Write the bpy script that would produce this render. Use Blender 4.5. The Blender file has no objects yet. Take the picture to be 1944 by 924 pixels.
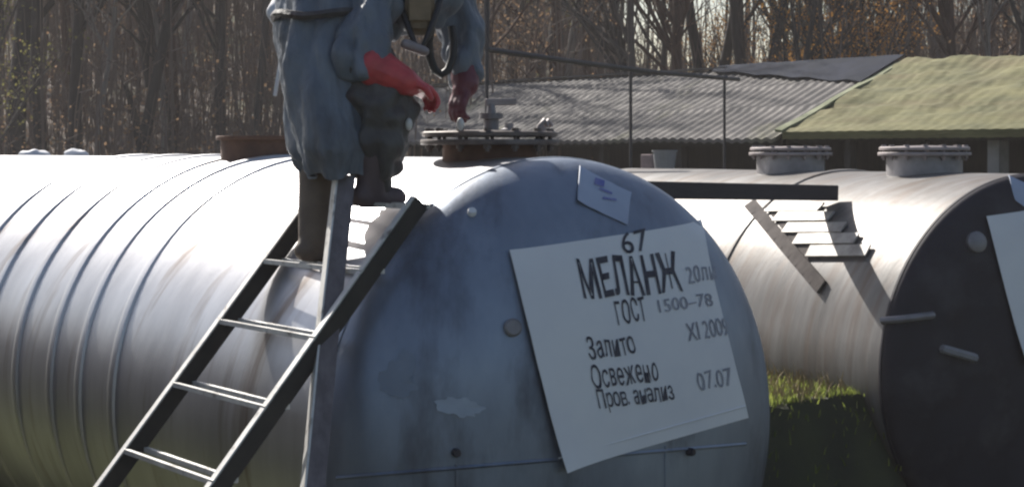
import bpy, bmesh, math, random
from mathutils import Vector, Matrix, noise
random.seed(7)
C = bpy.context.scene.collection
S = bpy.context.scene
rad = math.radians

# ------------------------------------------------------------------ camera, sky, sun, exposure
F, HY, H = 3440.0, 290.0, 2.24            # focal length and horizon row in photograph pixels, eye height
cam_d = bpy.data.cameras.new("camera"); cam = bpy.data.objects.new("camera", cam_d); C.objects.link(cam)
cam.location = (0, 0, H); cam.rotation_euler = (rad(90), 0, 0)
cam_d.sensor_width = 36; cam_d.lens = F/1944*36
cam_d.shift_y = -(462-HY)/1944; cam_d.clip_start = .1; cam_d.clip_end = 2000
S.camera = cam
SUN = Vector((-.415, .70, .61)).normalized()
EL = math.asin(SUN.z); AZ = math.atan2(SUN.x, SUN.y)
w = bpy.data.worlds.new("World"); S.world = w; w.use_nodes = True
nt = w.node_tree; bg = nt.nodes['Background']
sky = nt.nodes.new('ShaderNodeTexSky'); sky.sky_type = 'NISHITA'; sky.sun_disc = False
sky.sun_elevation = EL; sky.sun_rotation = AZ; sky.air_density = 1.0; sky.dust_density = 1.5
nt.links.new(sky.outputs[0], bg.inputs[0]); bg.inputs[1].default_value = .06
sl = bpy.data.lights.new("sun", 'SUN'); sl.energy = 5.0; sl.angle = rad(.5); sl.color = (1, .95, .87)
so = bpy.data.objects.new("sun", sl); C.objects.link(so); so.location = (-20, 25, 30)
so.rotation_euler = SUN.to_track_quat('Z', 'Y').to_euler()
S.view_settings.view_transform = 'Standard'; S.view_settings.look = 'None'
S.view_settings.gamma = 1; S.view_settings.use_curve_mapping = False
S.view_settings.exposure = 0.95
S.render.engine = 'CYCLES'
S.cycles.pixel_filter_type = 'BLACKMAN_HARRIS'; S.cycles.filter_width = 2.4
S.cycles.max_bounces = 5

# ------------------------------------------------------------------ helpers
def at(px, py, Y): return Vector(((px-972)/F*Y, Y, H-(py-HY)/F*Y))
def ss(a, b, x):
    t = max(0, min(1, (x-a)/(b-a))); return t*t*(3-2*t)
def nz(p, s=1.0): return noise.noise(Vector(p)*s)

def nodes(m):
    m.use_nodes = True; n = m.node_tree; return n, n.nodes['Principled BSDF']
def mat(name, c1, c2=None, scale=4, rough=.7, metal=0, bump=0, stretch=(1,1,1), detail=6, lo=.35, hi=.65, c3=None, s3=1.2, st3=(1,1,1), lo3=.55, hi3=.72, bscale=None, spec=None, bdist=.02):
    """noise-mixed colour, optional second stain layer and bump, in object coordinates"""
    m = bpy.data.materials.new(name); n, b = nodes(m)
    L = n.links.new
    b.inputs['Roughness'].default_value = rough; b.inputs['Metallic'].default_value = metal
    if spec is not None: b.inputs['Specular IOR Level'].default_value = spec
    tc = n.nodes.new('ShaderNodeTexCoord')
    def layer(sc, st, lo, hi, det):
        mp = n.nodes.new('ShaderNodeMapping'); mp.inputs['Scale'].default_value = st; L(tc.outputs['Object'], mp.inputs[0])
        t = n.nodes.new('ShaderNodeTexNoise'); t.inputs['Scale'].default_value = sc; t.inputs['Detail'].default_value = det
        t.inputs['Roughness'].default_value = .6
        L(mp.outputs[0], t.inputs[0])
        r = n.nodes.new('ShaderNodeMapRange'); r.inputs[1].default_value = lo; r.inputs[2].default_value = hi
        L(t.outputs[0], r.inputs[0]); return t, r
    if c2 is None: c2 = tuple(x*.75 for x in c1)
    t, r = layer(scale, stretch, lo, hi, detail)
    mx = n.nodes.new('ShaderNodeMix'); mx.data_type = 'RGBA'
    mx.inputs[6].default_value = (*c1, 1); mx.inputs[7].default_value = (*c2, 1)
    L(r.outputs[0], mx.inputs[0]); out = mx.outputs[2]
    if c3:
        t3, r3 = layer(s3, st3, lo3, hi3, 5)
        m3 = n.nodes.new('ShaderNodeMix'); m3.data_type = 'RGBA'
        L(out, m3.inputs[6]); m3.inputs[7].default_value = (*c3, 1); L(r3.outputs[0], m3.inputs[0]); out = m3.outputs[2]
    L(out, b.inputs['Base Color'])
    if bump:
        bt, _ = layer(bscale or scale*2, stretch, 0, 1, 6)
        bp = n.nodes.new('ShaderNodeBump'); bp.inputs['Strength'].default_value = bump; bp.inputs['Distance'].default_value = bdist
        L(bt.outputs[0], bp.inputs['Height']); L(bp.outputs[0], b.inputs['Normal'])
    return m

M = {}
M['silver'] = mat('weathered_silver_shade_tone', (.25,.295,.37), (.17,.20,.26), 2.6, .48, .70, .12, (1,1,.5), c3=(.06,.065,.085), s3=2.1, st3=(1.8,1,.7), lo3=.52, hi3=.76, bscale=9)  # same paint as the shell, its colour darkened and blued for shade
M['shell'] = mat('silver_shell_lit_tone', (.64,.64,.66), (.46,.46,.48), 2.0, .42, .88, .12, (1,1.5,.3), c3=(.19,.135,.10), s3=3.4, st3=(.35,2.4,.2), lo3=.54, hi3=.76, bscale=8)  # same paint as the domed end, its colour raised for sunlight
M['beige'] = mat('stained_pale_shell', (.205,.198,.195), (.12,.115,.112), 3, .5, .3, .15, (1,2.2,.25), c3=(.13,.105,.09), s3=5, st3=(.4,1.8,.2), lo3=.46, hi3=.70, bscale=9, spec=.2)
M['darkcap'] = mat('dark_painted_end', (0.032,0.030,0.040), (0.023,0.020,0.025), 2.5, .6, 0, .1, c3=(.065,.06,.07), s3=2.4, lo3=.5, hi3=.75, spec=.2)
M['paper'] = mat('white_paper', (.70,.71,.73), (.62,.63,.67), 1.8, .8, 0, .06)
M['sticker'] = mat('pale_label', (.36,.42,.54), (.30,.35,.47), 3, .6)
M['ink'] = mat('black_ink', (0.022,0.023,0.040), (0.063,0.067,0.090), 14, .8)
M['inkp'] = mat('faded_ink', (0.176,0.182,0.230), (0.324,0.338,0.392), 14, .8)
M['inkb'] = mat('blue_ink', (.10,.12,.36), (.2,.22,.42), 14, .8)
M['alu'] = mat('bare_aluminium', (0.665,0.655,0.627), (0.494,0.484,0.465), 9, .45, .15, .1, c3=(.16,.14,.125), s3=14, lo3=.55, hi3=.72)
M['mottle'] = mat('brown_grey', (0.112,0.098,0.093), (0.067,0.058,0.056), 8, .85, spec=.1)
M['railweb'] = mat('near_black_rail_side', (.035,.032,.03), (.02,.019,.019), 6, .6, .3)  # rail sides and inner flanges near-black, outer flanges bare aluminium
M['steel'] = mat('grey_steel', (.27,.26,.27), (.17,.16,.17), 7, .5, .4, .1)
M['block_tank'] = mat('matt_dark_light_blocker', (.05,.036,.03), (.03,.023,.021), 3, .95, 0, .2, spec=.05)
M['slat'] = mat('dull_pale_grey', (.42,.40,.375), (.24,.22,.205), 9, .6, .2)
M['straw'] = mat('dead_grass', (.34,.27,.14), (.20,.15,.08), 3, .9)
M['smear'] = mat('pale_paint_smear', (.31,.355,.43), (.25,.295,.37), 9, .55, .5)
M['scuff'] = mat('dark_scuffed_paint', (.165,.195,.25), (.19,.225,.285), 9, .55, .6)
M['lid'] = mat('worn_brown_grey_lid', (.17,.145,.135), (.085,.065,.058), 8, .6, .3, .2)
M['pinksteel'] = mat('primer_painted_steel', (.30,.26,.26), (.20,.17,.17), 9, .55, .2, .1)
M['rust'] = mat('rusty_steel', (.17,.09,.058), (.09,.05,.036), 8, .85, .1, .3)
M['darkmetal'] = mat('dark_pipe', (.025,.024,.03), (.045,.04,.045), 6, .6, .2)
M['beam'] = mat('tarred_timber', (.018,.018,.026), (.03,.028,.035), 5, .75, 0, .3, (1,1,6))
M['plank'] = mat('grey_post_web', (.16,.14,.15), (.10,.088,.095), 6, .75, 0, .2, (4,4,.4))
M['suit'] = mat('blue_grey_rubberised_cloth', (0.153,0.182,0.225), (0.080,0.095,0.122), 6, .5, 0, .4, (1,1,.4), c3=(.05,.055,.065), s3=5, st3=(1,1,.4), bscale=9, bdist=.06)
M['suit2'] = mat('olive_grey_cloth', (.085,.082,.078), (.04,.037,.04), 7, .6, 0, .45, (1,1,.5), bscale=9, bdist=.06, c3=(.05,.028,.034), s3=5)
M['boot'] = mat('brown_rubber_boot', (0.145,0.105,0.076), (0.093,0.065,0.051), 6, .6, 0, .2)
M['boot2'] = mat('plum_brown_rubber_boot', (0.084,0.056,0.063), (0.056,0.039,0.045), 6, .6, 0, .2)
M['redglove'] = mat('red_rubber_glove', (0.567,0.061,0.068), (0.365,0.038,0.047), 10, .45, 0, .2)
M['maroon'] = mat('maroon_rubber_glove', (.16,.035,.05), (.10,.022,.035), 10, .5, 0, .2)
M['black'] = mat('black_rubber', (.018,.018,.022), None, 8, .55)
M['canvas'] = mat('tan_canvas', (.26,.19,.12), (.17,.125,.08), 8, .9, 0, .4)
M['skin'] = mat('skin', (.45,.28,.2), (.38,.22,.16), 8, .55)
M['whitecloth_and_sunlit'] = mat('white_cloth_and_sunlit_spots', (.70,.70,.72), (.55,.55,.58), 8, .8, 0, .3)
M['slate'] = mat('grey_corrugated_cement', (0.141,0.128,0.121), (0.084,0.077,0.075), 1.4, .85, 0, .3, (1,1,1), c3=(.17,.165,.085), s3=.9, lo3=.55, hi3=.8, bscale=20)
M['moss'] = mat('yellow_green_moss', (0.172,0.161,0.071), (0.080,0.080,0.031), 1.6, .95, 0, .6, (.8,.8,6), c3=(.12,.10,.045), s3=1.3, st3=(.55,.55,5), lo3=.47, hi3=.68, bscale=10)
M['felt'] = mat('blue_grey_roofing_felt', (0.027,0.032,0.050), (0.018,0.022,0.032), 3, .95, 0, .2, spec=.1)
M['mossedge'] = mat('pale_green_edge', (0.225,0.240,0.150), (0.128,0.143,0.075), 4, .9)
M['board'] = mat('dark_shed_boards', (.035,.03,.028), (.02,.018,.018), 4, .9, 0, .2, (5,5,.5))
M['brick'] = mat('pinkish_brick', (.30,.22,.22), (.20,.15,.15), 9, .9, 0, .3)
M['concrete'] = mat('grey_concrete', (.26,.26,.28), (.19,.19,.2), 5, .9, 0, .2)
M['bark'] = mat('grey_brown_bark', (0.083,0.070,0.063), (0.051,0.042,0.040), 3, .95, 0, .5, (4,4,.6))
M['barkd'] = mat('dark_bark', (0.043,0.037,0.037), (0.025,0.022,0.023), 3, .95, 0, .5, (4,4,.6))
M['barkr'] = mat('reddish_bark', (0.096,0.050,0.036), (0.056,0.032,0.026), 3, .95, 0, .5, (4,4,.6))
M['barkl'] = mat('pale_lichened_bark', (0.225,0.203,0.188), (0.135,0.120,0.112), 3, .95, 0, .5, (4,4,.6))
M['leafo'] = mat('orange_autumn_leaves', (.62,.33,.09), (.42,.20,.05), .8, .8)
M['leafb'] = mat('brown_autumn_leaves', (0.270,0.173,0.098), (0.165,0.105,0.068), .8, .8)
M['leafg'] = mat('olive_leaves', (.17,.16,.05), (.10,.10,.035), .8, .8)
M['brush'] = mat('dry_brush', (0.167,0.123,0.103), (0.084,0.061,0.053), .5, .95, lo=.3, hi=.7)
M['grass'] = mat('lit_grass', (.27,.30,.07), (.13,.17,.04), 3, .8)
def translucent(m, k):
    n, b = nodes(m); L = n.links.new; src = b.inputs['Base Color'].links[0].from_socket
    t = n.nodes.new('ShaderNodeBsdfTranslucent'); L(src, t.inputs[0]); mx = n.nodes.new('ShaderNodeMixShader'); mx.inputs[0].default_value = k
    L(b.outputs[0], mx.inputs[1]); L(t.outputs[0], mx.inputs[2])
    L(mx.outputs[0], next(q for q in n.nodes if q.type == 'OUTPUT_MATERIAL').inputs[0])
for k_ in ('grass', 'leafo', 'leafb', 'leafg'): translucent(M[k_], .55)
def ground_mat():
    m = mat('forest_floor', (.125,.088,.066), (.08,.057,.046), .7, .95, 0, .5, c3=(.08,.10,.03), s3=.25, lo3=.5, hi3=.7, bscale=5)
    n, b = nodes(m); L = n.links.new        # leaf litter in the wood, dark short grass round the tanks
    src = b.inputs['Base Color'].links[0].from_socket
    tc = n.nodes.new('ShaderNodeTexCoord'); sp = n.nodes.new('ShaderNodeSeparateXYZ'); L(tc.outputs['Object'], sp.inputs[0])
    r = n.nodes.new('ShaderNodeMapRange'); r.inputs[1].default_value = 24; r.inputs[2].default_value = 30; L(sp.outputs[1], r.inputs[0])
    t = n.nodes.new('ShaderNodeTexNoise'); t.inputs['Scale'].default_value = 2.5; t.inputs['Detail'].default_value = 6; L(tc.outputs['Object'], t.inputs[0])
    cr = n.nodes.new('ShaderNodeValToRGB'); cr.color_ramp.elements[0].position = .35; cr.color_ramp.elements[1].position = .7
    cr.color_ramp.elements[0].color = (.028,.028,.016,1); cr.color_ramp.elements[1].color = (.05,.055,.022,1); L(t.outputs[0], cr.inputs[0])
    mx = n.nodes.new('ShaderNodeMix'); mx.data_type = 'RGBA'
    L(r.outputs[0], mx.inputs[0]); L(cr.outputs[0], mx.inputs[6]); L(src, mx.inputs[7]); L(mx.outputs[2], b.inputs['Base Color'])
    return m
M['ground'] = ground_mat()

def meta(o, label=None, cat=None, group=None, kind=None):
    for k, v in (('label', label), ('category', cat), ('group', group), ('kind', kind)):
        if v: o[k] = v
    return o
ROOTLOC = {}
def thing(name, loc, label, cat, group=None):
    o = bpy.data.objects.new(name, None); o.empty_display_size = .1; C.objects.link(o); o.location = loc
    ROOTLOC[o.name] = Vector(loc); return meta(o, label, cat, group)
def rootof(o):
    while o.parent: o = o.parent
    return o
def ob(name, bm, mt, parent=None, smooth=False, loc=None):
    """one mesh object from a bmesh in world coordinates; children carry their offset from the thing's base"""
    me = bpy.data.meshes.new(name)
    L = ROOTLOC[rootof(parent).name] if parent else Vector(loc or (0,0,0))
    bmesh.ops.recalc_face_normals(bm, faces=bm.faces)
    bm.transform(Matrix.Translation(-L)); bm.to_mesh(me); bm.free()
    for p in me.polygons: p.use_smooth = smooth
    if smooth: me.set_sharp_from_angle(angle=rad(40))
    for x in (mt if isinstance(mt, list) else [mt]): me.materials.append(x)
    o = bpy.data.objects.new(name, me); C.objects.link(o)
    if parent: o.parent = parent
    else: o.location = L; ROOTLOC[o.name] = L
    return o
def NB(): return bmesh.new()
def bar(bm, a, b, wx, wz, side):
    """rectangular bar from a to b; wx across `side`, wz across the third axis"""
    a = Vector(a); b = Vector(b); ax = (b-a).normalized(); s = Vector(side); s = (s-ax*s.dot(ax)).normalized(); n = ax.cross(s)
    V = []
    for p in (a, b):
        for i, j in ((-1,-1),(1,-1),(1,1),(-1,1)): V.append(bm.verts.new(p+s*(wx/2*i)+n*(wz/2*j)))
    for q in ((0,1,2,3),(7,6,5,4),(0,4,5,1),(1,5,6,2),(2,6,7,3),(3,7,4,0)): bm.faces.new([V[k] for k in q])
def bevel(bm, w=.004):
    bmesh.ops.bevel(bm, geom=list(bm.edges), offset=w, segments=2, affect='EDGES', profile=.5)
def tube(bm, pts, rs, n=8, cap=True, squash=None):
    pts = [Vector(p) for p in pts]; rings = []
    if not hasattr(rs, '__len__'): rs = [rs]*len(pts)
    ref = None
    for i, p in enumerate(pts):
        t = (pts[min(i+1, len(pts)-1)]-pts[max(i-1, 0)]).normalized()
        if ref is None:
            ref = t.cross(Vector((0,0,1)) if abs(t.z) < .9 else Vector((1,0,0))).normalized()
        ref = (ref-t*ref.dot(t)).normalized(); o = t.cross(ref)
        rings.append([bm.verts.new(p+(ref*math.cos(2*math.pi*k/n)+o*math.sin(2*math.pi*k/n))*rs[i]) for k in range(n)])
    for a, b in zip(rings, rings[1:]):
        for k in range(n): bm.faces.new((a[k], a[(k+1)%n], b[(k+1)%n], b[k]))
    if cap: bm.faces.new(rings[0][::-1]); bm.faces.new(rings[-1])
def lathe(bm, prof, X, Yv, Z, O, n=32):
    """profile of (radius, height) turned about axis Z at O"""
    rings = []
    for r, h in prof:
        rings.append([bm.verts.new(O+Z*h+(X*math.cos(2*math.pi*k/n)+Yv*math.sin(2*math.pi*k/n))*max(r,.0005)) for k in range(n)])
    for a, b in zip(rings, rings[1:]):
        for k in range(n): bm.faces.new((a[k], a[(k+1)%n], b[(k+1)%n], b[k]))
    bm.faces.new(rings[0][::-1]); bm.faces.new(rings[-1])
UP = Vector((0,0,1))

# ------------------------------------------------------------------ tank frames (x right across the end, t back along the axis, z up)
class Frame:
    def __init__(s, c, deg, R, D):
        a = rad(deg); s.c = Vector(c); s.d = Vector((math.cos(a), math.sin(a), 0)); s.u = Vector((-math.sin(a), math.cos(a), 0)); s.R = R; s.D = D
    def P(s, x, t, z): return s.c+s.d*x+s.u*t+UP*z
    def loc(s, p): q = p-s.c; return q.dot(s.d), q.dot(s.u), q.z
    def dish(s, x, z):
        r2 = (x*x+z*z)/(s.R*s.R); return -s.D*math.sqrt(max(0, 1-r2))
    def hit(s, px, py, off=0.0):
        o = Vector((0,0,H)); r = Vector(((px-972)/F, 1, -(py-HY)/F)); a, b = s.c.y-3, s.c.y+2
        def g(k):
            x, t, z = s.loc(o+r*k); return t-s.dish(x, z)
        for _ in range(50):
            m = (a+b)/2
            if g(m) > 0: b = m
            else: a = m
        p = o+r*a; x, t, z = s.loc(p); rr = math.sqrt(max(1e-6, s.R**2-x*x-z*z))
        n = (s.d*x*s.D/s.R/rr+UP*z*s.D/s.R/rr-s.u).normalized()
        return p+n*off
FA = Frame((.178, 7.28, 1.12), 37, 1.1, .48)
FL = Frame((.144, 7.28, 1.12), 34, 1.1, .22)      # the ladder leans a few degrees off square
FB = Frame((3.02, 10.5, 1.018), 27, 1.1, .22)

# ------------------------------------------------------------------ ground
def crest(X, Y): 
    k = X/max(Y, 1); return .082-.040*ss(.03, .08, k)+.016*ss(.16, .24, k)
def gh(X, Y):
    p = Vector((X, Y, 0)); x, t, _ = FL.loc(p)
    m = .885*ss(1.0, 1.34, t+.10*nz((X*1.3,Y*1.3,0)))*ss(.95, 1.4, x)*(1-ss(3.2, 3.6, x))*(1-ss(7, 10, t))
    m += .05*nz((X*.7, Y*.7, 3))*ss(.5, 2, t)
    if Y > 27:
        e = H+crest(X, Y)*82
        m += e*ss(27, 84, Y)**.8+.35*nz((X*.13, Y*.13, 1))*ss(27, 35, Y)
    return m
def build_ground():
    xs = [-140,-100]+[-60+i*3 for i in range(19)]+[-3+i*.25 for i in range(37)]+[7+i*2.2 for i in range(26)]+[90,140]
    ys = [-30,-20,0,3,5]+[6+i*.2 for i in range(45)]+[15.5+i*1.4 for i in range(60)]+[110,130,160]
    bm = NB(); V = [[bm.verts.new((x, y, gh(x, y))) for x in xs] for y in ys]
    for j in range(len(ys)-1):
        for i in range(len(xs)-1): bm.faces.new((V[j][i], V[j][i+1], V[j+1][i+1], V[j+1][i]))
    meta(ob('ground', bm, M['ground'], smooth=True), kind='structure')
build_ground()

# ------------------------------------------------------------------ tanks
def tank(fr, L, label, shellm, capm, rings, holes, capdeep=True):
    root = thing('storage_tank', fr.P(0, 0, -fr.R), label, 'tank')
    R = fr.R
    bm = NB(); n = 96; tt = [0, .02]+[.25*i for i in range(1, int(L/.25)+1)]
    prev = None
    for t in tt:
        cur = []
        for k in range(n):
            a = 2*math.pi*k/n; x, z = math.cos(a), math.sin(a)
            r = R+.004*nz((x*2.2, t*1.1, z*2.2+fr.c.x))*(1 if t > .05 else 0)
            cur.append(bm.verts.new(fr.P(x*r, t, z*r)))
        if prev:
            for k in range(n): bm.faces.new((prev[k], prev[(k+1)%n], cur[(k+1)%n], cur[k]))
        prev = cur
    bm.faces.new(prev)
    shell = ob('shell', bm, shellm, root, True)
    # dished front end, with a flange lip where it is welded to the shell
    bm = NB(); rr = [.004]+[R*math.sin(i/26*math.pi/2) for i in range(1, 27)]
    prev = None
    for r in rr:
        cur = []
        for k in range(n):
            a = 2*math.pi*k/n; x, z = math.cos(a)*r, math.sin(a)*r
            w_ = .006*nz((x*2.6, z*2.6, fr.c.x*3))*(1-(r/R)**4)
            cur.append(bm.verts.new(fr.P(x, fr.dish(x, z)*.999+w_-.002, z)))
        if prev:
            for k in range(n): bm.faces.new((prev[k], prev[(k+1)%n], cur[(k+1)%n], cur[k]))
        prev = cur
    cap = ob('end_cap', bm, capm, root, True)
    bm = NB(); lathe(bm, [(R-.02,.004),(R+.003,.002),(R+.005,.012),(R+.003,.024),(R-.02,.026)], fr.d, UP, fr.u, fr.c, n)
    ob('rim_weld', bm, capm, root, True)
    for t in rings:
        bm = NB(); pr = [(R-.002, -.035), (R+.010, -.028), (R+.014, 0), (R+.010, .028), (R-.002, .035)]
        rings_ = []
        for r, h in pr: rings_.append([bm.verts.new(fr.P(math.cos(2*math.pi*k/n)*r, t+h, math.sin(2*math.pi*k/n)*r)) for k in range(n)])
        for a, b in zip(rings_, rings_[1:]):
            for k in range(n): bm.faces.new((a[k], a[(k+1)%n], b[(k+1)%n], b[k]))
        ob('stiffening_ring', bm, shellm, root, True)
    return root, shell, cap

def t_at(fr, px, x=0):
    k = (px-972)/F; o = fr.P(x, 0, 0); return (o.x-k*o.y)/(k*fr.u.y-fr.u.x)
def cyl(fr, px, py, off=0):
    o = Vector((0,0,H)); r = Vector(((px-972)/F, 1, -(py-HY)/F)); q = o-fr.c
    a2 = (r.dot(fr.d), r.z); b2 = (q.dot(fr.d), q.z); R = fr.R+off
    aa = a2[0]**2+a2[1]**2; bb = 2*(a2[0]*b2[0]+a2[1]*b2[1]); cc = b2[0]**2+b2[1]**2-R*R
    return o+r*((-bb-math.sqrt(max(0, bb*bb-4*aa*cc)))/2/aa)
def manhole(root, fr, t, rn, h, neckm, flangem, rf=None, cover=True, bolts=True):
    base = fr.P(0, t, fr.R)
    bm = NB(); lathe(bm, [(rn, -.14), (rn, h)], fr.d, fr.u, UP, base, 40)
    neck = ob('manhole_neck', bm, neckm, root, True)
    if not rf: return neck
    bm = NB(); lathe(bm, [(rn-.01, h-.002), (rf, h-.002), (rf+.003, h+.002), (rf+.003, h+.016), (rf, h+.02), (rn-.01, h+.02)], fr.d, fr.u, UP, base, 40)
    ob('flange', bm, flangem, neck, True)
    if cover:
        bm = NB(); g = h+.032
        lathe(bm, [(.01, g), (rf-.008, g), (rf-.005, g+.003), (rf-.005, g+.017), (rf-.012, g+.022), (.12, g+.028), (.01, g+.03)], fr.d, fr.u, UP, base, 40)
        ob('cover', bm, flangem, neck, True)
    if bolts:
        for k in range(14):
            a = 2*math.pi*k/14; o = base+fr.d*math.cos(a)*(rf-.03)+fr.u*math.sin(a)*(rf-.03)
            bm = NB(); lathe(bm, [(.009, h-.03), (.009, h+.05)], fr.d, fr.u, UP, o, 6); lathe(bm, [(.017, h+.05), (.017, h+.066)], fr.d, fr.u, UP, o, 6)
            lathe(bm, [(.017, h-.018), (.017, h-.004)], fr.d, fr.u, UP, o, 6)
            ob('bolt', bm, flangem, neck)
    return neck

def sheet(fr, quad, off, n=18, curl=1.0):
    """thin sheet stuck on the dished end, corners given clockwise from top left"""
    bm = NB(); a, b, c, d = [Vector((*q, 0)) for q in quad]
    V = []
    for j in range(n+1):
        row = []
        for i in range(n+1):
            s, t = i/n, j/n; p = a.lerp(b, s).lerp(d.lerp(c, s), t)
            row.append(bm.verts.new(fr.hit(p.x, p.y, off+.004*abs(nz((s*4, t*4, quad[0][0])))+.03*curl*((1-s)*t)**6+.02*curl*(s*(1-t))**8+.012*curl*(1-s)**10)))
        V.append(row)
    for j in range(n):
        for i in range(n): bm.faces.new((V[j][i], V[j][i+1], V[j+1][i+1], V[j+1][i]))
    ed = [e for e in bm.edges if e.is_boundary]
    r = bmesh.ops.extrude_edge_only(bm, edges=ed)
    back = fr.u*.004
    for v in r['geom']:
        if isinstance(v, bmesh.types.BMVert): v.co += back
    return bm

def lettering(fr, lines, off):
    bm = NB()
    for txt, quad in lines:
        cu = bpy.data.curves.new('lettering', 'FONT'); cu.body = txt; cu.size = 1; cu.resolution_u = 3; cu.offset = .022 if txt == 'МЕЛАНЖ' else .004
        o = bpy.data.objects.new('lettering', cu); C.objects.link(o)
        me = bpy.data.meshes.new_from_object(o.evaluated_get(bpy.context.evaluated_depsgraph_get()))
        xs = [v.co.x for v in me.vertices]; ys = [v.co.y for v in me.vertices]
        x0, x1, y0, y1 = min(xs), max(xs), min(ys), max(ys)
        a, b, c, d = [Vector((*q, 0)) for q in quad]
        vs = []
        for v in me.vertices:
            s, t = (v.co.x-x0)/(x1-x0), (y1-v.co.y)/(y1-y0)
            p = a.lerp(b, s).lerp(d.lerp(c, s), t); hh = (d-a).length
            kx = s*len(txt); p.y += hh*(.05*noise.noise(Vector((kx*.8, 3, len(txt))))+.025*math.sin(kx*2.1)); p.x += hh*.05*noise.noise(Vector((kx*1.3, t*2.5, 7)))
            vs.append(bm.verts.new(fr.hit(p.x, p.y, off)))
        for f in me.polygons:
            try: bm.faces.new([vs[k] for k in f.vertices])
            except ValueError: pass
        bpy.data.objects.remove(o); bpy.data.curves.remove(cu); bpy.data.meshes.remove(me)
    return bm

tA, shA, capA = tank(FA, 9.0, 'grey steel tank in the foreground with a large lettered white paper on its domed end', M['shell'], M['silver'],
    [FA.loc(cyl(FA, px, 520))[1] for px in (275, 206, 147, 76, 8, -55)], None)
mA = manhole(tA, FA, t_at(FA, 930), .20, .055, M['rust'], M['lid'], .29)
mA2 = manhole(tA, FA, t_at(FA, 500), .215, .085, M['rust'], M['rust'], .235, cover=False, bolts=False)
# weld seams on the end, a lug, and small spots
bm = NB(); tube(bm, [FA.hit(x, 908-(x-620)*.083, .002) for x in range(640, 1426, 18)], .008, 6); ob('weld_seam', bm, M['silver'], tA, True)
bm = NB(); tube(bm, [FA.hit(1262, y, .002) for y in range(845, 1100, 15)], .007, 6); ob('weld_seam', bm, M['silver'], tA, True)
bm = NB(); tube(bm, [FA.hit(866, y, .002) for y in range(880, 1100, 15)], .006, 6); ob('weld_seam', bm, M['silver'], tA, True)
def lug(fr, px, py, r, mt, h=.03, parent=None, name='lug'):
    o = fr.hit(px, py); n = (fr.hit(px, py, .1)-o).normalized(); X = n.cross(UP).normalized(); Y_ = n.cross(X)
    bm = NB(); lathe(bm, [(r, -.01), (r, h*.7), (r*.8, h)], X, Y_, n, o, 16); return ob(name, bm, mt, parent, True)
lug(FA, 896, 405, .017, M['whitecloth_and_sunlit'], .02, tA, 'vent_plug'); lug(FA, 865, 858, .016, M['darkcap'], .03, tA, 'stud')
lug(FA, 1306, 856, .016, M['darkcap'], .03, tA, 'stud')
lug(FA, 972, 622, .034, M['steel'], .02, tA, 'round_cover')
for nm_, c_, rx, ry, mt_ in (('paint_smear', (872,772), 46, 17, 'smear'), ('dark_scuff', (752,724), 34, 30, 'scuff'), ('dark_scuff', (770,690), 17, 26, 'scuff')):
    bm = NB(); ctr = bm.verts.new(FA.hit(*c_, .0075)); rg = []
    for k in range(40):
        a_ = k/40*2*math.pi; q = 1+.45*nz((math.cos(a_)*2.4+c_[0], math.sin(a_)*2.4, 1)); rg.append(bm.verts.new(FA.hit(c_[0]+rx*q*math.cos(a_), c_[1]+ry*q*math.sin(a_)+rx*.12*math.cos(a_), .0075)))
    for k in range(40): bm.faces.new((ctr, rg[k], rg[(k+1)%40]))
    ob(nm_, bm, M[mt_], tA, True)
pq = ((965,478), (1325,425), (1418,792), (1065,893))
pl = ob('paper_placard', sheet(FA, pq, .008), M['paper'], tA, True)
bm = NB()
for a, b in (((1058,868),(1411,770)),):
    pts = [FA.hit(a[0]+(b[0]-a[0])*k/20, a[1]+(b[1]-a[1])*k/20, .0105) for k in range(21)]; tube(bm, pts, .0035, 5)
ob('paper_fold', bm, M['paper'], pl, True)
def Q(x0, y0, x1, y1, h, lean=.2): return ((x0-lean*h*.5, y0), (x1-lean*h*.5, y1), (x1+lean*h*.5, y1+h), (x0+lean*h*.5, y0+h))
dark = [('67', Q(1177,444,1224,436,40)), ('МЕЛАНЖ', Q(1098,492,1286,480,75)), ('ГОСТ', Q(1166,572,1222,562,46)),
        ('Залито', Q(1112,638,1200,628,44)), ('Освежено', Q(1120,692,1244,676,46)), ('Пров. анализ', Q(1132,738,1274,722,46))]
faint = [('20ли', Q(1300,508,1354,498,32)), ('1500–78', Q(1246,570,1348,556,24)), ('XI 2009', Q(1300,614,1378,602,34)), ('07.07', Q(1320,706,1384,697,34))]
for l in dark: ob('lettering', lettering(FA, [l], .0125), M['ink'], pl)
for l in faint: ob('lettering', lettering(FA, [l], .0125), M['inkp'], pl)
hz = ob('hazard_sticker', sheet(FA, ((1100,318), (1196,368), (1190,428), (1094,384)), .006, 8, .25), M['sticker'], tA, True)
bm = NB()
for q in (((1128,340),(1146,346),(1144,358),(1126,352)), ((1136,358),(1160,368),(1159,372),(1135,362)), ((1142,376),(1168,380),(1168,384),(1142,380))):
    bm.faces.new([bm.verts.new(FA.hit(x, y, .010)) for x, y in q])
ob('printed_mark', bm, M['inkb'], hz)
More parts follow.
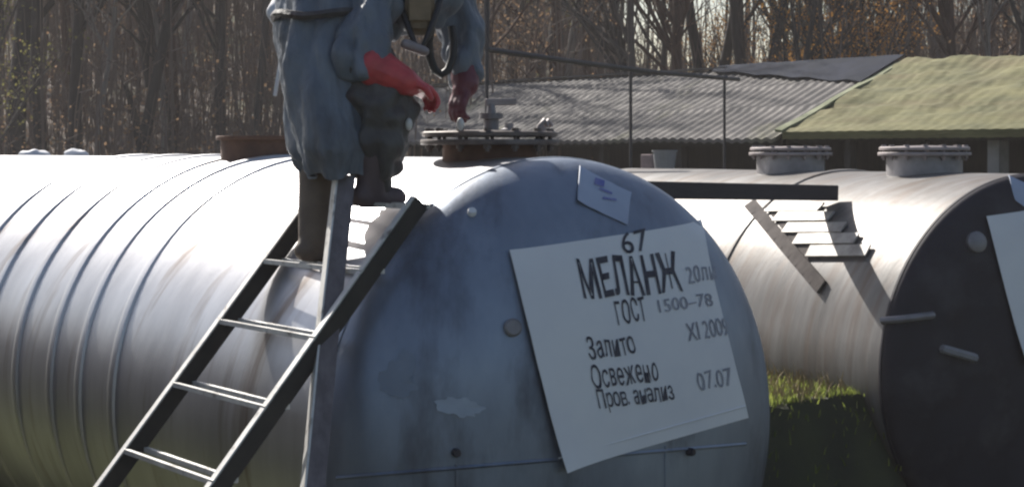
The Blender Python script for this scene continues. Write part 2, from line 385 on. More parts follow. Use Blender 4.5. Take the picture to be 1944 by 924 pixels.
# fittings on the manhole: valve body, lever, two upright studs with eyes
base = FA.P(0, t_at(FA, 930), FA.R)
def up_on(x, t, z=0): return base+FA.d*x+FA.u*t+UP*(.085+z)
bm = NB(); lathe(bm, [(.05,0),(.05,.02),(.032,.022),(.032,.075),(.05,.077),(.05,.10),(.02,.101),(.015,.14)], FA.d, FA.u, UP, up_on(-.03,-.05), 18)
vb = ob('valve', bm, M['steel'], tA, True)
bm = NB(); bar(bm, up_on(-.06,-.05,.145), up_on(.10,-.05,.15), .03, .012, (0,0,1)); bevel(bm); ob('lever', bm, M['pinksteel'], vb)
for x, t in ((.20,-.10), (.245,-.02), (.13,-.16)):
    bm = NB(); tube(bm, [up_on(x,t,-.02), up_on(x+.01,t,.045), up_on(x+.035,t,.07), up_on(x+.05,t,.05)], .011, 8); ob('clamp', bm, M['pinksteel'], tA, True)
bm = NB(); lathe(bm, [(.035,0),(.035,.035),(.02,.04),(.02,.06)], FA.d, FA.u, UP, up_on(.10,.0), 12); ob('fill_plug', bm, M['steel'], tA, True)

tB, shB, capB = tank(FB, 4.6, 'pale stained tank with a dark end and two round manholes at right', M['beige'], M['darkcap'], [1.75], None)
manhole(tB, FB, .96, .235, .105, M['steel'], M['pinksteel'], .285)
manhole(tB, FB, 2.38, .235, .105, M['steel'], M['pinksteel'], .285)
ob('paper_placard', sheet(FB, ((1870,412), (2130,372), (2200,640), (1940,690)), .008), M['paper'], tB, True)
ob('hazard_sticker', sheet(FB, ((1915,335), (2000,372), (1990,420), (1925,382)), .006, 8, .25), M['sticker'], tB, True)
def bracket(fr, a, b, w_, mt, root):
    pts = [fr.hit(a[0]+(b[0]-a[0])*k/6, a[1]+(b[1]-a[1])*k/6, .02) for k in range(7)]
    bm = NB(); tube(bm, [pts[0]-(pts[0]-fr.hit(*a))*1.2]+pts+[fr.hit(*b)], w_, 8); return ob('handle', bm, mt, root, True)
bracket(FB, (1680,610), (1768,598), .022, M['steel'], tB); bracket(FB, (1790,662), (1846,678), .026, M['concrete'], tB)
lug(FB, 1852, 460, .06, M['steel'], .03, tB, 'round_cover')

FC = Frame(FA.P(-3.6, .1, 0), 37, 1.1, .22)  # added tank out of view; blocks low sky from the ribbed shell
tank(FC, 9.0, 'unseen dark tank added beside the foreground tank to block low light', M['block_tank'], M['block_tank'], [2.3, 3.1, 4.2], None)

# ------------------------------------------------------------------ ladder leaning on the foreground tank
la = rad(50.2); ld = Vector((math.cos(la), 0, math.sin(la)))   # (d, -, up) direction of the rails
lnrm = Vector((-math.sin(la), 0, math.cos(la)))                # outward
def lad(s, t, n): # s along the rail from the tangent point, t along tank axis, n outward from tank centre
    x = lnrm.x*n+ld.x*s; z = lnrm.z*n+ld.z*s; return FL.P(x, t, z)
def s_of(px, py, t, n):
    best = None
    for k in range(-2600, 900, 4):
        p = lad(k/1000, t, n); y = HY-(p.z-H)/p.y*F
        if best is None or abs(y-py) < best[0]: best = (abs(y-py), k/1000)
    return best[1]
TL, TR, NO, DP = .60, -.20, 1.185, .072
s0 = -(1.12+lnrm.z*NO)/ld.z+.02
ladder = thing('ladder', lad(s0, (TL+TR)/2, NO-DP/2), 'aluminium ladder leaning on the foreground tank under the climber', 'ladder')
STOP = s_of(0, 372, TR, NO)
for t in (TL, TR):
    bm = NB(); wd = .03
    bar(bm, lad(s0, t, NO-DP/2), lad(STOP, t, NO-DP/2), .008, DP-.012, FL.u)
    rl = ob('rail', bm, M['railweb'], ladder)
    for n in (NO-.004, NO-DP+.004):
        bm = NB(); bar(bm, lad(s0, t+.018, n), lad(STOP, t+.018, n), .032, .008, FL.u); ob('rail_flange', bm, M['alu'] if n > NO-.02 else M['railweb'], rl)
srow = [s_of(0, y, TL, NO) for y in (487, 600, 720, 845)]
stp = (srow[0]-srow[3])/3
srow = [srow[0]+stp*2, srow[0]+stp] + srow + [srow[3]-stp*k for k in range(1, 5)]
for s in srow:
    if s < s0+.1 or s > STOP-.02: continue
    bm = NB()
    hz_ = FL.d  # the tread is level: its width runs across the tank
    c0, c1 = lad(s, TR, NO-.03), lad(s, TL, NO-.03)
    for k in (-.028, .052): bar(bm, c0+hz_*k, c1+hz_*k, .018, .018, hz_)
    ob('rung', bm, M['alu'], ladder)

# ------------------------------------------------------------------ grey plank standing in front of the ladder
def Yp(z): return 6.50+(z-1.58)*.62
def plank_pt(k): # from the photograph's line of its left edge
    y = 310+k*(1460-310)
    z = 1.6
    for _ in range(20): z = H-(y-HY)/F*Yp(z)
    x = 651-(y-250)*.098
    return Vector(((x+14-972)/F*Yp(z), Yp(z), z))
a, b = plank_pt(0.02), plank_pt(1); b = a+(b-a)*((a.z-0.0)/(a.z-b.z))
post = thing('angle_post', b, 'narrow grey metal angle post standing upright in front of the ladder', 'post')
def wob(bm):
    bmesh.ops.subdivide_edges(bm, edges=[e for e in bm.edges if e.calc_length() > 1], cuts=24)
    for v in bm.verts: v.co.x += .006*nz((v.co.z*1.6, 0, 2))
    return bm
wv = Vector((.97, .10, 0)).normalized(); fv = Vector((-.27, .96, 0)).normalized()
bm = NB(); bar(bm, a, b, .066, .007, wv); ob('web', wob(bm), M['plank'], post)
bm = NB(); o_ = -wv*.036+fv*.034; bar(bm, a+o_, b+o_, .075, .007, fv); ob('flange', wob(bm), M['alu'], post)  # bright aluminium here paints in the sunlit edge of the grey post

# ------------------------------------------------------------------ climber
def capsule(bm, a, b, ra, rb, n=14):
    a = Vector(a); b = Vector(b); t = (b-a).normalized(); L = (b-a).length
    X = t.cross(UP if abs(t.z) < .9 else Vector((1,0,0))).normalized(); Y_ = t.cross(X)
    pr = []
    for k in range(1, 5): q = k/4*math.pi/2; pr.append((ra*math.sin(q), -ra*math.cos(q)))
    for k in range(0, 4): q = k/4*math.pi/2; pr.append((rb*math.cos(q), L+rb*math.sin(q)))
    lathe(bm, [(.002, -ra)]+pr+[(.002, L+rb)], X, Y_, t, a, n)
def ell(bm, c, rx, ry, rz, rot=None):
    mtx = Matrix.Translation(c)@(rot or Matrix()).to_4x4()@Matrix.Diagonal((rx, ry, rz, 1))
    bmesh.ops.create_uvsphere(bm, u_segments=18, v_segments=12, radius=1, matrix=mtx)
def remesh(bm, vox=.014, smooth=6, folds=0.0, fs=9, st=(1,1,.45)):
    me = bpy.data.meshes.new('tmp'); bm.to_mesh(me); bm.free()
    o = bpy.data.objects.new('tmp', me); C.objects.link(o)
    m = o.modifiers.new('r', 'REMESH'); m.mode = 'VOXEL'; m.voxel_size = vox; m.use_smooth_shade = True
    m2 = o.modifiers.new('s', 'SMOOTH'); m2.iterations = smooth; m2.factor = .5
    e = bpy.data.meshes.new_from_object(o.evaluated_get(bpy.context.evaluated_depsgraph_get()))
    bpy.data.objects.remove(o); r = NB(); r.from_mesh(e); bpy.data.meshes.remove(e)
    if folds:
        r.normal_update()
        for v in r.verts:
            q = Vector((v.co.x*st[0], v.co.y*st[1], v.co.z*st[2]))
            f = abs(noise.noise(q*fs))-.25+.5*noise.noise(q*fs*2.3)
            v.co += v.normal*folds*f
    return r
J = dict(
    pelvis=at(628,52,7.28), waist=at(668,-30,7.32), chest=at(752,-108,7.38), neck=at(835,-158,7.42), head=at(886,-182,7.42),
    lhip=at(608,72,7.40), lknee=at(612,262,7.12), lank=at(594,455,7.06),
    rhip=at(655,66,7.12), rknee=at(724,212,6.94), rank=at(704,352,6.92),
    rsh=at(750,-95,7.16), relb=at(676,112,6.93), rwri=at(768,155,6.90), rhand=at(832,186,6.98),
    lsh=at(838,-100,7.62), lelb=at(876,70,7.60), lwri=at(884,160,7.48), lhand=at(862,214,7.42))
person = thing('person', at(594,492,7.04), 'person in blue-grey protective suit and red gloves bending over the manhole from the ladder', 'person')
bm = NB()
rotb = Matrix.Rotation(rad(35), 3, 'Y')
ell(bm, J['pelvis'], .165, .18, .17); capsule(bm, J['pelvis'], J['waist'], .165, .15); capsule(bm, J['waist'], J['chest'], .155, .17)
ell(bm, J['chest'], .17, .21, .16, rotb); capsule(bm, J['chest'], J['neck'], .12, .07); capsule(bm, J['lsh'], J['rsh'], .085, .085)
capsule(bm, J['neck'], J['head'], .06, .06)
capsule(bm, J['chest'], at(800,-5,7.28), .17, .13); capsule(bm, J['waist'], at(742,20,7.2), .15, .12)
for s in 'lr':
    capsule(bm, J[s+'hip'], J[s+'knee'], .125 if s == 'l' else .105, .088 if s == 'l' else .06); 
    capsule(bm, J[s+'knee'], J[s+'knee'].lerp(J[s+'ank'], .35), .08 if s == 'l' else .06, .07 if s == 'l' else .06)
    capsule(bm, J[s+'sh'], J[s+'elb'], .11, .098); capsule(bm, J[s+'elb'], J[s+'elb'].lerp(J[s+'wri'], .22 if s == 'r' else .7), .098, .08)
body = ob('body', remesh(bm, .012, 3, .06, 9), M['suit'], person, True)
# coat skirt over the thighs, open at the front
bm = NB(); n = 40; rings = []
sp = [(at(624,-10,7.22), .185, .24), (at(618,60,7.20), .185, .27), (at(622,130,7.16), .18, .30), (at(632,205,7.12), .175, .31), (at(646,280,7.08), .17, .30), (at(652,335,7.05), .135, .25)]
for j, (c, rx, ry) in enumerate(sp):
    rings.append([bm.verts.new(c+Vector((math.cos(2*math.pi*k/n)*rx*(1+(.03+.09*j/5)*math.sin(k*1.26+j*.35)+.04*math.sin(k*.63*3+1)), math.sin(2*math.pi*k/n)*ry, .012*math.sin(k*.8)*(j/5)))) for k in range(n)])
for a, b in zip(rings, rings[1:]):
    for k in range(n): bm.faces.new((a[k], a[(k+1)%n], b[(k+1)%n], b[k]))
bmesh.ops.subdivide_edges(bm, edges=list(bm.edges), cuts=3, use_grid_fill=True, smooth=.6)
bmesh.ops.recalc_face_normals(bm, faces=bm.faces); bm.normal_update()
for v in bm.verts:
    q = Vector((v.co.x, v.co.y, v.co.z*.25)); q2 = Vector((v.co.x, v.co.y, v.co.z*.8)); v.co += v.normal*(.07*(abs(noise.noise(q*8))-.2)+.03*(abs(noise.noise(q2*14))-.2))
r = bmesh.ops.solidify(bm, geom=list(bm.faces), thickness=.006)
ob('coat_skirt', bm, M['suit'], person, True)
# boots
def boot(kn, an, toe, mt, shaft):
    bm = NB(); capsule(bm, kn.lerp(an, shaft), kn.lerp(an, .75), .088, .07); capsule(bm, kn.lerp(an, .7), an, .07, .06)
    t = (toe-an); t.z = 0; t.normalize(); z0 = toe.z
    heel = an-t*.04; capsule(bm, Vector((heel.x, heel.y, z0+.04)), Vector((toe.x, toe.y, z0+.035))+t*.0, .045, .042)
    capsule(bm, Vector((an.x, an.y, z0+.07)), an, .058, .06)
    return remesh(bm, .012, 3, .006, 9)
lb = ob('boot', boot(J['lknee'], J['lank'], at(640,492,7.14), M['boot'], .22), M['boot'], person, True)
rb = ob('boot', boot(J['rknee'], J['rank'], at(752,392,7.0), M['boot2'], .35), M['boot2'], person, True)
lb['label'] = 'brown rubber boot standing on the lower rung'; rb['label'] = 'plum-brown boot on the upper rung'
# gloves with palm, four fingers and thumb
def glove(elb, wri, hand, down, mt, lab, cf=.62, cr=.07):
    fw = (hand-wri).normalized(); dn = (down-fw*down.dot(fw)).normalized(); sd = fw.cross(dn)
    bm = NB(); capsule(bm, elb.lerp(wri, cf), wri, cr, .056); capsule(bm, wri, wri+fw*.03, .056, .046)
    palm = wri+fw*.065
    for k in (-.024, 0, .024): capsule(bm, wri+fw*.03+sd*k*.8, palm+fw*.035+sd*k*1.15, .024, .02)
    for k, L in ((-.036,.068), (-.012,.078), (.012,.074), (.036,.058)):
        p0 = palm+fw*.035+sd*k; p1 = p0+fw*L*.45+dn*.012; p2 = p1+fw*L*.22+dn*L*.33; p3 = p2-fw*.004+dn*L*.32
        for a, b, r in ((p0, p1, .0125), (p1, p2, .0115), (p2, p3, .0105)): capsule(bm, a, b, r, r*.95, 10)
    q0 = wri+fw*.03-sd*.034; q1 = q0-sd*.03+fw*.035+dn*.02; q2 = q1+fw*.03+dn*.025
    capsule(bm, q0, q1, .017, .014, 10); capsule(bm, q1, q2, .014, .012, 10)
    o = ob('glove', remesh(bm, .006, 2, .003, 14, (1,1,1)), mt, person, True); o['label'] = lab
glove(J['relb'], J['rwri'], J['rhand'], Vector((.3,0,-1)), M['redglove'], 'bright red rubber gauntlet', .42, .082)
glove(J['lelb'], J['lwri'], J['lhand'], Vector((-.2,-.3,-1)), M['maroon'], 'maroon rubber gauntlet')
# knee pad / apron of olive cloth over the bent knee
bm = NB(); capsule(bm, J['rhip'].lerp(J['rknee'], .45), J['rknee']+Vector((.01,-.01,-.02)), .145, .115); capsule(bm, J['rknee']+Vector((.01,-.01,-.02)), at(722,318,6.92), .115, .08); capsule(bm, J['rhip'].lerp(J['rknee'], .2), at(700,300,6.98), .13, .09)
ob('apron', remesh(bm, .012, 3, .06, 8, (1,1,.8)), M['suit2'], person, True)
# breathing hose loops, harness straps and buckles
bm = NB(); tube(bm, [at(742,-40,7.2), at(764,20,7.05), at(782,70,6.99), at(796,98,6.98), at(812,70,6.99), at(830,20,7.05), at(846,-40,7.2)], .013, 8); ob('harness_strap', bm, M['black'], person, True)
bm = NB(); tube(bm, [at(838+24*math.cos(q*.55+1.4), 84-58*math.sin(q*.55+1.4), 7.34+.01*q) for q in range(11)], .017, 10); ob('breathing_hose', bm, M['black'], person, True)
bm = NB(); tube(bm, [at(552,40,7.3), at(532,120,7.26), at(522,182,7.24)], .008, 6); tube(bm, [at(540,92,7.3), at(556,168,7.24), at(566,215,7.2), at(578,285,7.14)], .008, 6); ob('loose_strap', bm, M['whitecloth_and_sunlit'], person, True)
for p, r in ((at(675,90,7.06), .018), (at(683,183,7.0), .017), (at(776,236,6.88), .02), (at(874,236,7.3), .022)):
    bm = NB(); ell(bm, p, r*.7, r*.5, r*1.2); ob('buckle', bm, M['alu'], person, True)
bm = NB(); capsule(bm, at(770,84,6.97), at(806,98,6.97), .022, .02); ob('cuff_band', remesh(bm, .008, 2), M['pinksteel'], person, True)
bm = NB(); bmesh.ops.create_cube(bm, size=1, matrix=Matrix.Translation(at(797,26,7.06))@Matrix.Diagonal((.115,.07,.17,1))); bmesh.ops.bevel(bm, geom=list(bm.edges), offset=.025, segments=3, affect='EDGES'); bmesh.ops.subdivide_edges(bm, edges=list(bm.edges), cuts=2)
for v in bm.verts: v.co += v.co.normalized()*.0; v.co.y += .012*noise.noise(v.co*22)
bag = ob('chest_bag', bm, M['canvas'], person, True)
bm = NB(); bar(bm, at(776,18,7.015), at(818,18,7.015), .09, .012, (0,0,1)); bevel(bm, .004); ob('bag_flap', bm, M['canvas'], bag)
# belt with a flap pocket on the skirt
bm = NB(); tube(bm, [Vector((sp[1][0].x+math.cos(q/24*6.2832)*.20, sp[1][0].y+math.sin(q/24*6.2832)*.29, sp[1][0].z+.05+.01*math.sin(q))) for q in range(25)], .018, 6); ob('belt', bm, M['suit2'], person, True)
# left sleeve edge whitened as if sunlit, and hooded head with a face
bm = NB(); capsule(bm, at(556,-20,7.45), at(520,22,7.36), .045, .035); capsule(bm, at(520,22,7.36), at(545,66,7.3), .03, .02); ob('sunlit_sleeve_edge', remesh(bm, .012, 3, .012, 12), M['whitecloth_and_sunlit'], person, True)
hd = J['head']+Vector((.10, 0, -.05)); rot = Matrix.Rotation(rad(55), 3, 'Y')
bm = NB(); ell(bm, hd, .10, .08, .125, rot)
fwd = rot@Vector((1,0,0)); upd = rot@Vector((0,0,1))
ell(bm, hd+fwd*.10-upd*.01, .022, .014, .022); ell(bm, hd+fwd*.082-upd*.062, .018, .028, .010); ell(bm, hd+fwd*.08+upd*.03, .02, .06, .014)
head = ob('head', remesh(bm, .007, 2), M['skin'], person, True)
for s in (-1, 1):
    bm = NB(); ell(bm, hd+fwd*.092+upd*.01+Vector((0,.032*s,0)), .01, .013, .008); ob('eye', bm, M['black'], head, True)
bm = NB(); ell(bm, hd-fwd*.022+upd*.012, .115, .105, .142, rot); capsule(bm, hd-fwd*.05-upd*.05, J['neck'], .10, .10); ob('hood', remesh(bm, .012, 4, .012, 10), M['suit'], person, True)

# ------------------------------------------------------------------ beam across both tanks, dark bar, dark sheet and pale slats laid on the far tank
bm = NB(); e0 = Vector((-.20, 8.71, 2.075)); e1 = at(1575,366,11.2)
bar(bm, e0, e1, .13, .095, FA.u); bevel(bm, .006)
bmesh.ops.subdivide_edges(bm, edges=[e for e in bm.edges if e.calc_length() > 1], cuts=10)
meta(ob('timber_beam', bm, M['beam'], loc=e1), 'black tarred timber beam lying from the foreground tank across to the pale tank', 'beam')
def cylB(px, py, off=0): return cyl(FB, px, py, off)
slats = thing('slat_group', cylB(1580,565), 'dark diagonal bar and pale slats lying on the flank of the pale tank under the beam end', 'slats')
def slatcurve(pts, r, off): 
    b_ = NB(); P_ = [cylB(x, y, off) for x, y in pts]; tube(b_, P_, r, 8); return b_
def lerp2(a, b, k): return (a[0]+(b[0]-a[0])*k, a[1]+(b[1]-a[1])*k)
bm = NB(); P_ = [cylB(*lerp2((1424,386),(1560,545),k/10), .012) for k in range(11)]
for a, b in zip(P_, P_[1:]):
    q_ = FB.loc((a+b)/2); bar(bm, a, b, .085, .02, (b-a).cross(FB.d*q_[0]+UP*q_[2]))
ob('diagonal_bar', bm, M['mottle'], slats)
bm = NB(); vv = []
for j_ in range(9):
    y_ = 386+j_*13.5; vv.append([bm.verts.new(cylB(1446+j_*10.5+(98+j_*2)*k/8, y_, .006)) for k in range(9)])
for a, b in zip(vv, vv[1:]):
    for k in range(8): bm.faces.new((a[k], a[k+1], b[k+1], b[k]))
ob('dark_sheet', bm, M['mottle'], slats, True)
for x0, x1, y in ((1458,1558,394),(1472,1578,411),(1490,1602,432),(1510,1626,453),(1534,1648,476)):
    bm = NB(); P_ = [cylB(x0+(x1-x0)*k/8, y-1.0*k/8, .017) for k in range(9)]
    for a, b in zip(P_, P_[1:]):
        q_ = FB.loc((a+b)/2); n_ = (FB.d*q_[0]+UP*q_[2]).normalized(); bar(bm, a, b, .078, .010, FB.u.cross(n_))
    ob('slat', bm, M['slat'], slats)

# ------------------------------------------------------------------ pipe frame behind the tanks
pf = thing('pipe_frame', at(1375,290,21.6)-UP*H, 'thin dark pipe frame with a sloping top bar and two uprights behind the tanks', 'pipe frame')
pa, pb = at(924,94,16), at(1402,151,22)
bm = NB(); tube(bm, [pa+UP*1.2, pa+UP*.5, pa, pa.lerp(pb,.3)-UP*.02, pa.lerp(pb,.6)-UP*.03, pb], .026, 8); ob('top_bar', bm, M['darkmetal'], pf, True)
for px in (1199, 1376):
    k = 0
    for i in range(200):
        q = pa.lerp(pb, i/199)
        if 972+q.x/q.y*F < px: k = i/199
    q = pa.lerp(pb, k); bm = NB(); tube(bm, [q, Vector((q.x, q.y, gh(q.x, q.y)-.05))], .017, 8); ob('upright', bm, M['darkmetal'], pf, True)
q = pa; bm = NB(); tube(bm, [q, Vector((q.x, q.y, gh(q.x, q.y)-.05))], .017, 8); ob('upright', bm, M['darkmetal'], pf, True)

# ------------------------------------------------------------------ sheds in one row behind the tanks
su, sd = FL.u, FL.d
E0 = at(1492, 253, 22.0)
def shed_pt(t, l, z): return E0+su*t+sd*l+UP*z
RISE, LEN = .95, 2.035
def rise(m): return .90 if m else RISE
def roof(t0, t1, dz, pitch, amp, nt, mossy, tsk=0):
    bm = NB(); nl = 26; rows = []
    n = nt
    for side in (0, 1):
        V = []
        for j in range(nl+1):
            l = -.12+(LEN+.12)*j/nl; row = []
            for i in range(n+1):
                t = t0+(t1-t0)*i/n
                L_ = l if side == 0 else 2*LEN-l
                z = dz+rise(mossy)*l/LEN+amp*math.sin(2*math.pi*t/pitch)
                if mossy:
                    z += (.06*nz((t*.9, L_*2.6, 1))+.05*nz((t*2.4, L_*7, 5))+.02*nz((t*7, L_*14, 2)))*ss(-.1,.5,l)+.03*((L_/.5)%1.0)
                    pass
                else:
                    z += .02*nz((t*.6, L_*.8, 4)) + .018*((l/.68)%1.0 < .06) - .05*ss(4.4,5.6,t)*0
                row.append(bm.verts.new(shed_pt(t+(tsk*nz((L_*3, 0, 1)) if i in (0, n) else 0), L_, z)))
            V.append(row)
        for a, b in zip(V, V[1:]):
            for i in range(n): bm.faces.new((a[i], a[i+1], b[i+1], b[i]))
    bmesh.ops.remove_doubles(bm, verts=bm.verts, dist=.002)
    bmesh.ops.recalc_face_normals(bm, faces=bm.faces)
    ed = [e for e in bm.edges if e.is_boundary]; r = bmesh.ops.extrude_edge_only(bm, edges=ed)
    for v in r['geom']:
        if isinstance(v, bmesh.types.BMVert): v.co.z -= .05 if not mossy else .09
    return bm
def shed(label, t0, t1, dz, bmroof, rm, extra):
    b0 = shed_pt((t0+t1)/2, LEN, 0); b0.z = 0
    r = thing('shed', b0, label, 'shed')
    ob('roof', bmroof, rm, r, True)
    ez = E0.z
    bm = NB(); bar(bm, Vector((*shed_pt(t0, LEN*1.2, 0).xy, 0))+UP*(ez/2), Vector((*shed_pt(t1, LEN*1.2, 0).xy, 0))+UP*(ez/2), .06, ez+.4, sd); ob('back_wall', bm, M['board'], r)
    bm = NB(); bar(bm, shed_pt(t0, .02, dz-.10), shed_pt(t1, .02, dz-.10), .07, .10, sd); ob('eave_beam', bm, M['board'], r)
    return r
GT0, GT1 = .05, 12.5
shA_ = shed('long shed with a grey corrugated roof behind the tanks', GT0, GT1, 0, roof(GT0, GT1, 0, .18, .013, 560, False), M['slate'], None)
for t in (.4, 2.1, 3.8, 5.5, 7.2, 8.9, 10.6, 12.3):
    bm = NB(); p = shed_pt(t, .1, 0); bar(bm, Vector((p.x, p.y, 0)), Vector((p.x, p.y, E0.z-.05)), .1, .1, sd); ob('post', bm, M['board'], shA_)
bm = NB(); vv = []
for i in range(13):
    t = .03+3.6*i/12; l0 = 1.28+.62*i/12+.03*math.sin(i*2.1)
    vv.append([bm.verts.new(shed_pt(t, l0+(2.07-l0)*k/4, RISE*(l0+(2.07-l0)*k/4)/LEN+.045+.012*nz((t*2,k,0)))) for k in range(5)])
for a, b in zip(vv, vv[1:]):
    for k in range(4): bm.faces.new((a[k], a[k+1], b[k+1], b[k]))
bmesh.ops.recalc_face_normals(bm, faces=bm.faces); bmesh.ops.solidify(bm, geom=list(bm.faces), thickness=.012)
ob('roofing_felt', bm, M['felt'], shA_)
bm = NB(); bar(bm, shed_pt(3.4, LEN, RISE+.03), shed_pt(GT1, LEN, RISE+.03), .16, .025, sd); ob('ridge_cap', bm, M['slate'], shA_)
YT0, YT1 = -8.0, -.08
shB_ = shed('shed with a sunlit yellow-green mossy roof at right', YT0, YT1, .045, roof(YT0, YT1, .045, .18, .003, 260, True, .05), M['moss'], None)
bm = NB(); bar(bm, shed_pt(-.02, -.14, .02), shed_pt(-.02, LEN, .90+.04), .13, .035, su)
bmesh.ops.subdivide_edges(bm, edges=[e for e in bm.edges if e.calc_length() > 1], cuts=16)
for v in bm.verts: v.co.z += .025*nz(v.co, 3)
ob('verge_board', bm, M['mossedge'], shB_)
p = at(1895, 300, 19.6); bm = NB(); bar(bm, Vector((p.x, p.y, 0)), Vector((p.x, p.y, E0.z-.05)), .16, .16, sd); ob('post', bm, M['concrete'], shB_)
for t in (-1.0, -5.5):
    bm = NB(); p = shed_pt(t, .1, 0); bar(bm, Vector((p.x, p.y, 0)), Vector((p.x, p.y, E0.z-.05)), .1, .1, sd); ob('post', bm, M['board'], shB_)
# a brick pier and a few things in the shade under the eaves
p = at(1240, 290, 22.2); bm = NB(); bar(bm, Vector((p.x, p.y, 0)), Vector((p.x, p.y, 2.22)), .22, .22, sd); bevel(bm, .01)
meta(ob('brick_pier', bm, M['brick'], loc=(p.x, p.y, 0)), 'pinkish brick pier standing in front of the grey shed', 'pier')
p = at(1262, 330, 21.0); bm = NB(); lathe(bm, [(.10,0),(.14,.30),(.15,.30),(.15,.32),(.10,.31)], Vector((1,0,0)), Vector((0,1,0)), UP, Vector((p.x,p.y,1.95)), 18)
bar(bm, Vector((p.x,p.y,0)), Vector((p.x,p.y,1.95)), .12, .12, sd)
meta(ob('bucket_on_post', bm, M['concrete'], loc=(p.x,p.y,0)), 'pale bucket upside down on a short post right of the brick pier', 'bucket')
# white lumps put in for sunlit bumps on the tank ridge, far left
def lump(px, t, r, label):
    b0 = None
    for x in [k*.01 for k in range(-60, 10)]:
        q = FA.P(x, t, math.sqrt(FA.R**2-x*x)); 
        if b0 is None or abs(972+q.x/q.y*F-px) < b0[0]: b0 = (abs(972+q.x/q.y*F-px), q)
    q = b0[1]; bm = NB(); ell(bm, q+UP*.012, r, r*.8, .035); bmesh.ops.subdivide_edges(bm, edges=list(bm.edges), cuts=1)
    for v in bm.verts: v.co += (v.co-q).normalized()*.03*noise.noise(v.co*18)
    meta(ob('lump', bm, M['whitecloth_and_sunlit'], loc=q, smooth=True), label, 'lump', 'white lumps for sunlit bumps on the foreground tank')
lump(178, 5.6, .10, 'white lump for a sunlit bump at the far left on the tank ridge')
lump(225, 4.9, .075, 'smaller white lump for a sunlit bump nearer the rusty manhole on the tank ridge')

# ------------------------------------------------------------------ wood
def tree_mesh(seed, h, r0, lean=0, fork=False, leaf=0, low=.35):
    rnd = random.Random(seed); bm = NB(); lv = NB()
    def limb(p, dirv, L, r, depth):
        n = 5 if depth else 9; pts = [p]; rs = [r]; dv = dirv.copy()
        for k in range(n):
            dv = (dv+Vector((rnd.gauss(0,.09), rnd.gauss(0,.09), rnd.gauss(.02,.06)))*(1 if depth else .45)).normalized()
            pts.append(pts[-1]+dv*L/n); rs.append(r*(1-.80*(k+1)/n)+.004)
        tube(bm, pts, rs, 7 if depth == 0 else (5 if depth == 1 else 3), False)
        if depth < 3:
            kids = {0: 13, 1: 5, 2: 3}[depth]
            for _ in range(kids):
                k = rnd.uniform(low if depth == 0 else .25, .97)*n; i = min(n-1, int(k)); q = pts[i].lerp(pts[i+1], k-i)
                a = rnd.uniform(0, 2*math.pi); sp = rnd.uniform(.45, 1.0)
                nd = (dv*rnd.uniform(.5,1)+Vector((math.cos(a)*sp, math.sin(a)*sp, rnd.uniform(.1,.6)))).normalized()
                limb(q, nd, L*rnd.uniform(.25,.45)*(1.1 if depth == 0 else 1.3), rs[i]*rnd.uniform(.35,.6), depth+1)
        if depth >= 1:
            for _ in range(leaf if depth > 1 else leaf//2):
                q = pts[rnd.randrange(1, n+1)]+Vector((rnd.gauss(0,.16), rnd.gauss(0,.16), rnd.gauss(0,.14)))
                s = rnd.uniform(.016, .038); X = Vector((rnd.gauss(0,1), rnd.gauss(0,1), rnd.gauss(0,1))).normalized(); Y_ = X.orthogonal().normalized()
                lv.faces.new([lv.verts.new(q+X*s*i+Y_*s*.8*j) for i, j in ((-1,0),(0,-1),(1,0),(0,1))])
    dirv = Vector((math.sin(lean), 0, math.cos(lean)))
    if fork:
        limb(Vector((0,0,-.2)), dirv, h*.28, r0*1.05, 3); top = Vector((0,0,-.2))+dirv*h*.24
        limb(top, Vector((-.28,.05,1)).normalized(), h*.75, r0*.8, 0); limb(top, Vector((.30,-.05,1)).normalized(), h*.75, r0*.75, 0)
    else: limb(Vector((0,0,-.2)), dirv, h, r0, 0)
    return bm, lv
kinds = {}
def tkind(key, bark, leafm, *a, **k):
    bm, lv = tree_mesh(*a, **k)
    tm = bpy.data.meshes.new('trunk'); bm.to_mesh(tm); bm.free(); tm.materials.append(bark)
    for p in tm.polygons: p.use_smooth = True
    cm = None
    if len(lv.faces): cm = bpy.data.meshes.new('crown'); lv.to_mesh(cm); cm.materials.append(leafm)
    lv.free(); kinds[key] = (tm, cm)
tkind('bare', M['bark'], M['leafb'], 1, 10, .15, leaf=2)
tkind('slim', M['bark'], M['leafb'], 2, 9, .085, leaf=2)
tkind('pale', M['barkl'], M['leafb'], 3, 9, .10, leaf=2)
tkind('dark', M['barkd'], M['leafb'], 4, 11, .22, leaf=2)
tkind('fork', M['barkd'], M['leafb'], 5, 10, .20, fork=True, leaf=2)
tkind('forkslim', M['bark'], M['leafb'], 6, 9, .12, fork=True, leaf=2)
tkind('orange', M['barkd'], M['leafo'], 7, 7.5, .09, leaf=24, low=.15)
tkind('brown', M['barkr'], M['leafb'], 8, 8, .10, leaf=20, low=.2)
tkind('red', M['barkr'], M['leafb'], 9, 10, .16, leaf=2)
tkind('lean', M['barkd'], M['leafb'], 10, 10, .14, lean=rad(14), leaf=2)
tkind('olive', M['bark'], M['leafg'], 11, 6.5, .08, leaf=14, low=.1)
TXT = {'bare': 'bare grey-brown tree in the autumn wood', 'slim': 'slim bare grey-brown tree in the autumn wood', 'pale': 'bare tree with pale bark in the autumn wood',
       'dark': 'thick dark-trunked tree in the autumn wood', 'fork': 'dark forked tree in the autumn wood', 'forkslim': 'slim forked tree in the autumn wood',
       'orange': 'small tree with orange leaves in the autumn wood', 'brown': 'small tree with brown leaves in the autumn wood', 'red': 'bare tree with reddish bark in the autumn wood',
       'lean': 'leaning dark bare tree in the autumn wood', 'olive': 'small tree with olive-yellow leaves in the autumn wood'}
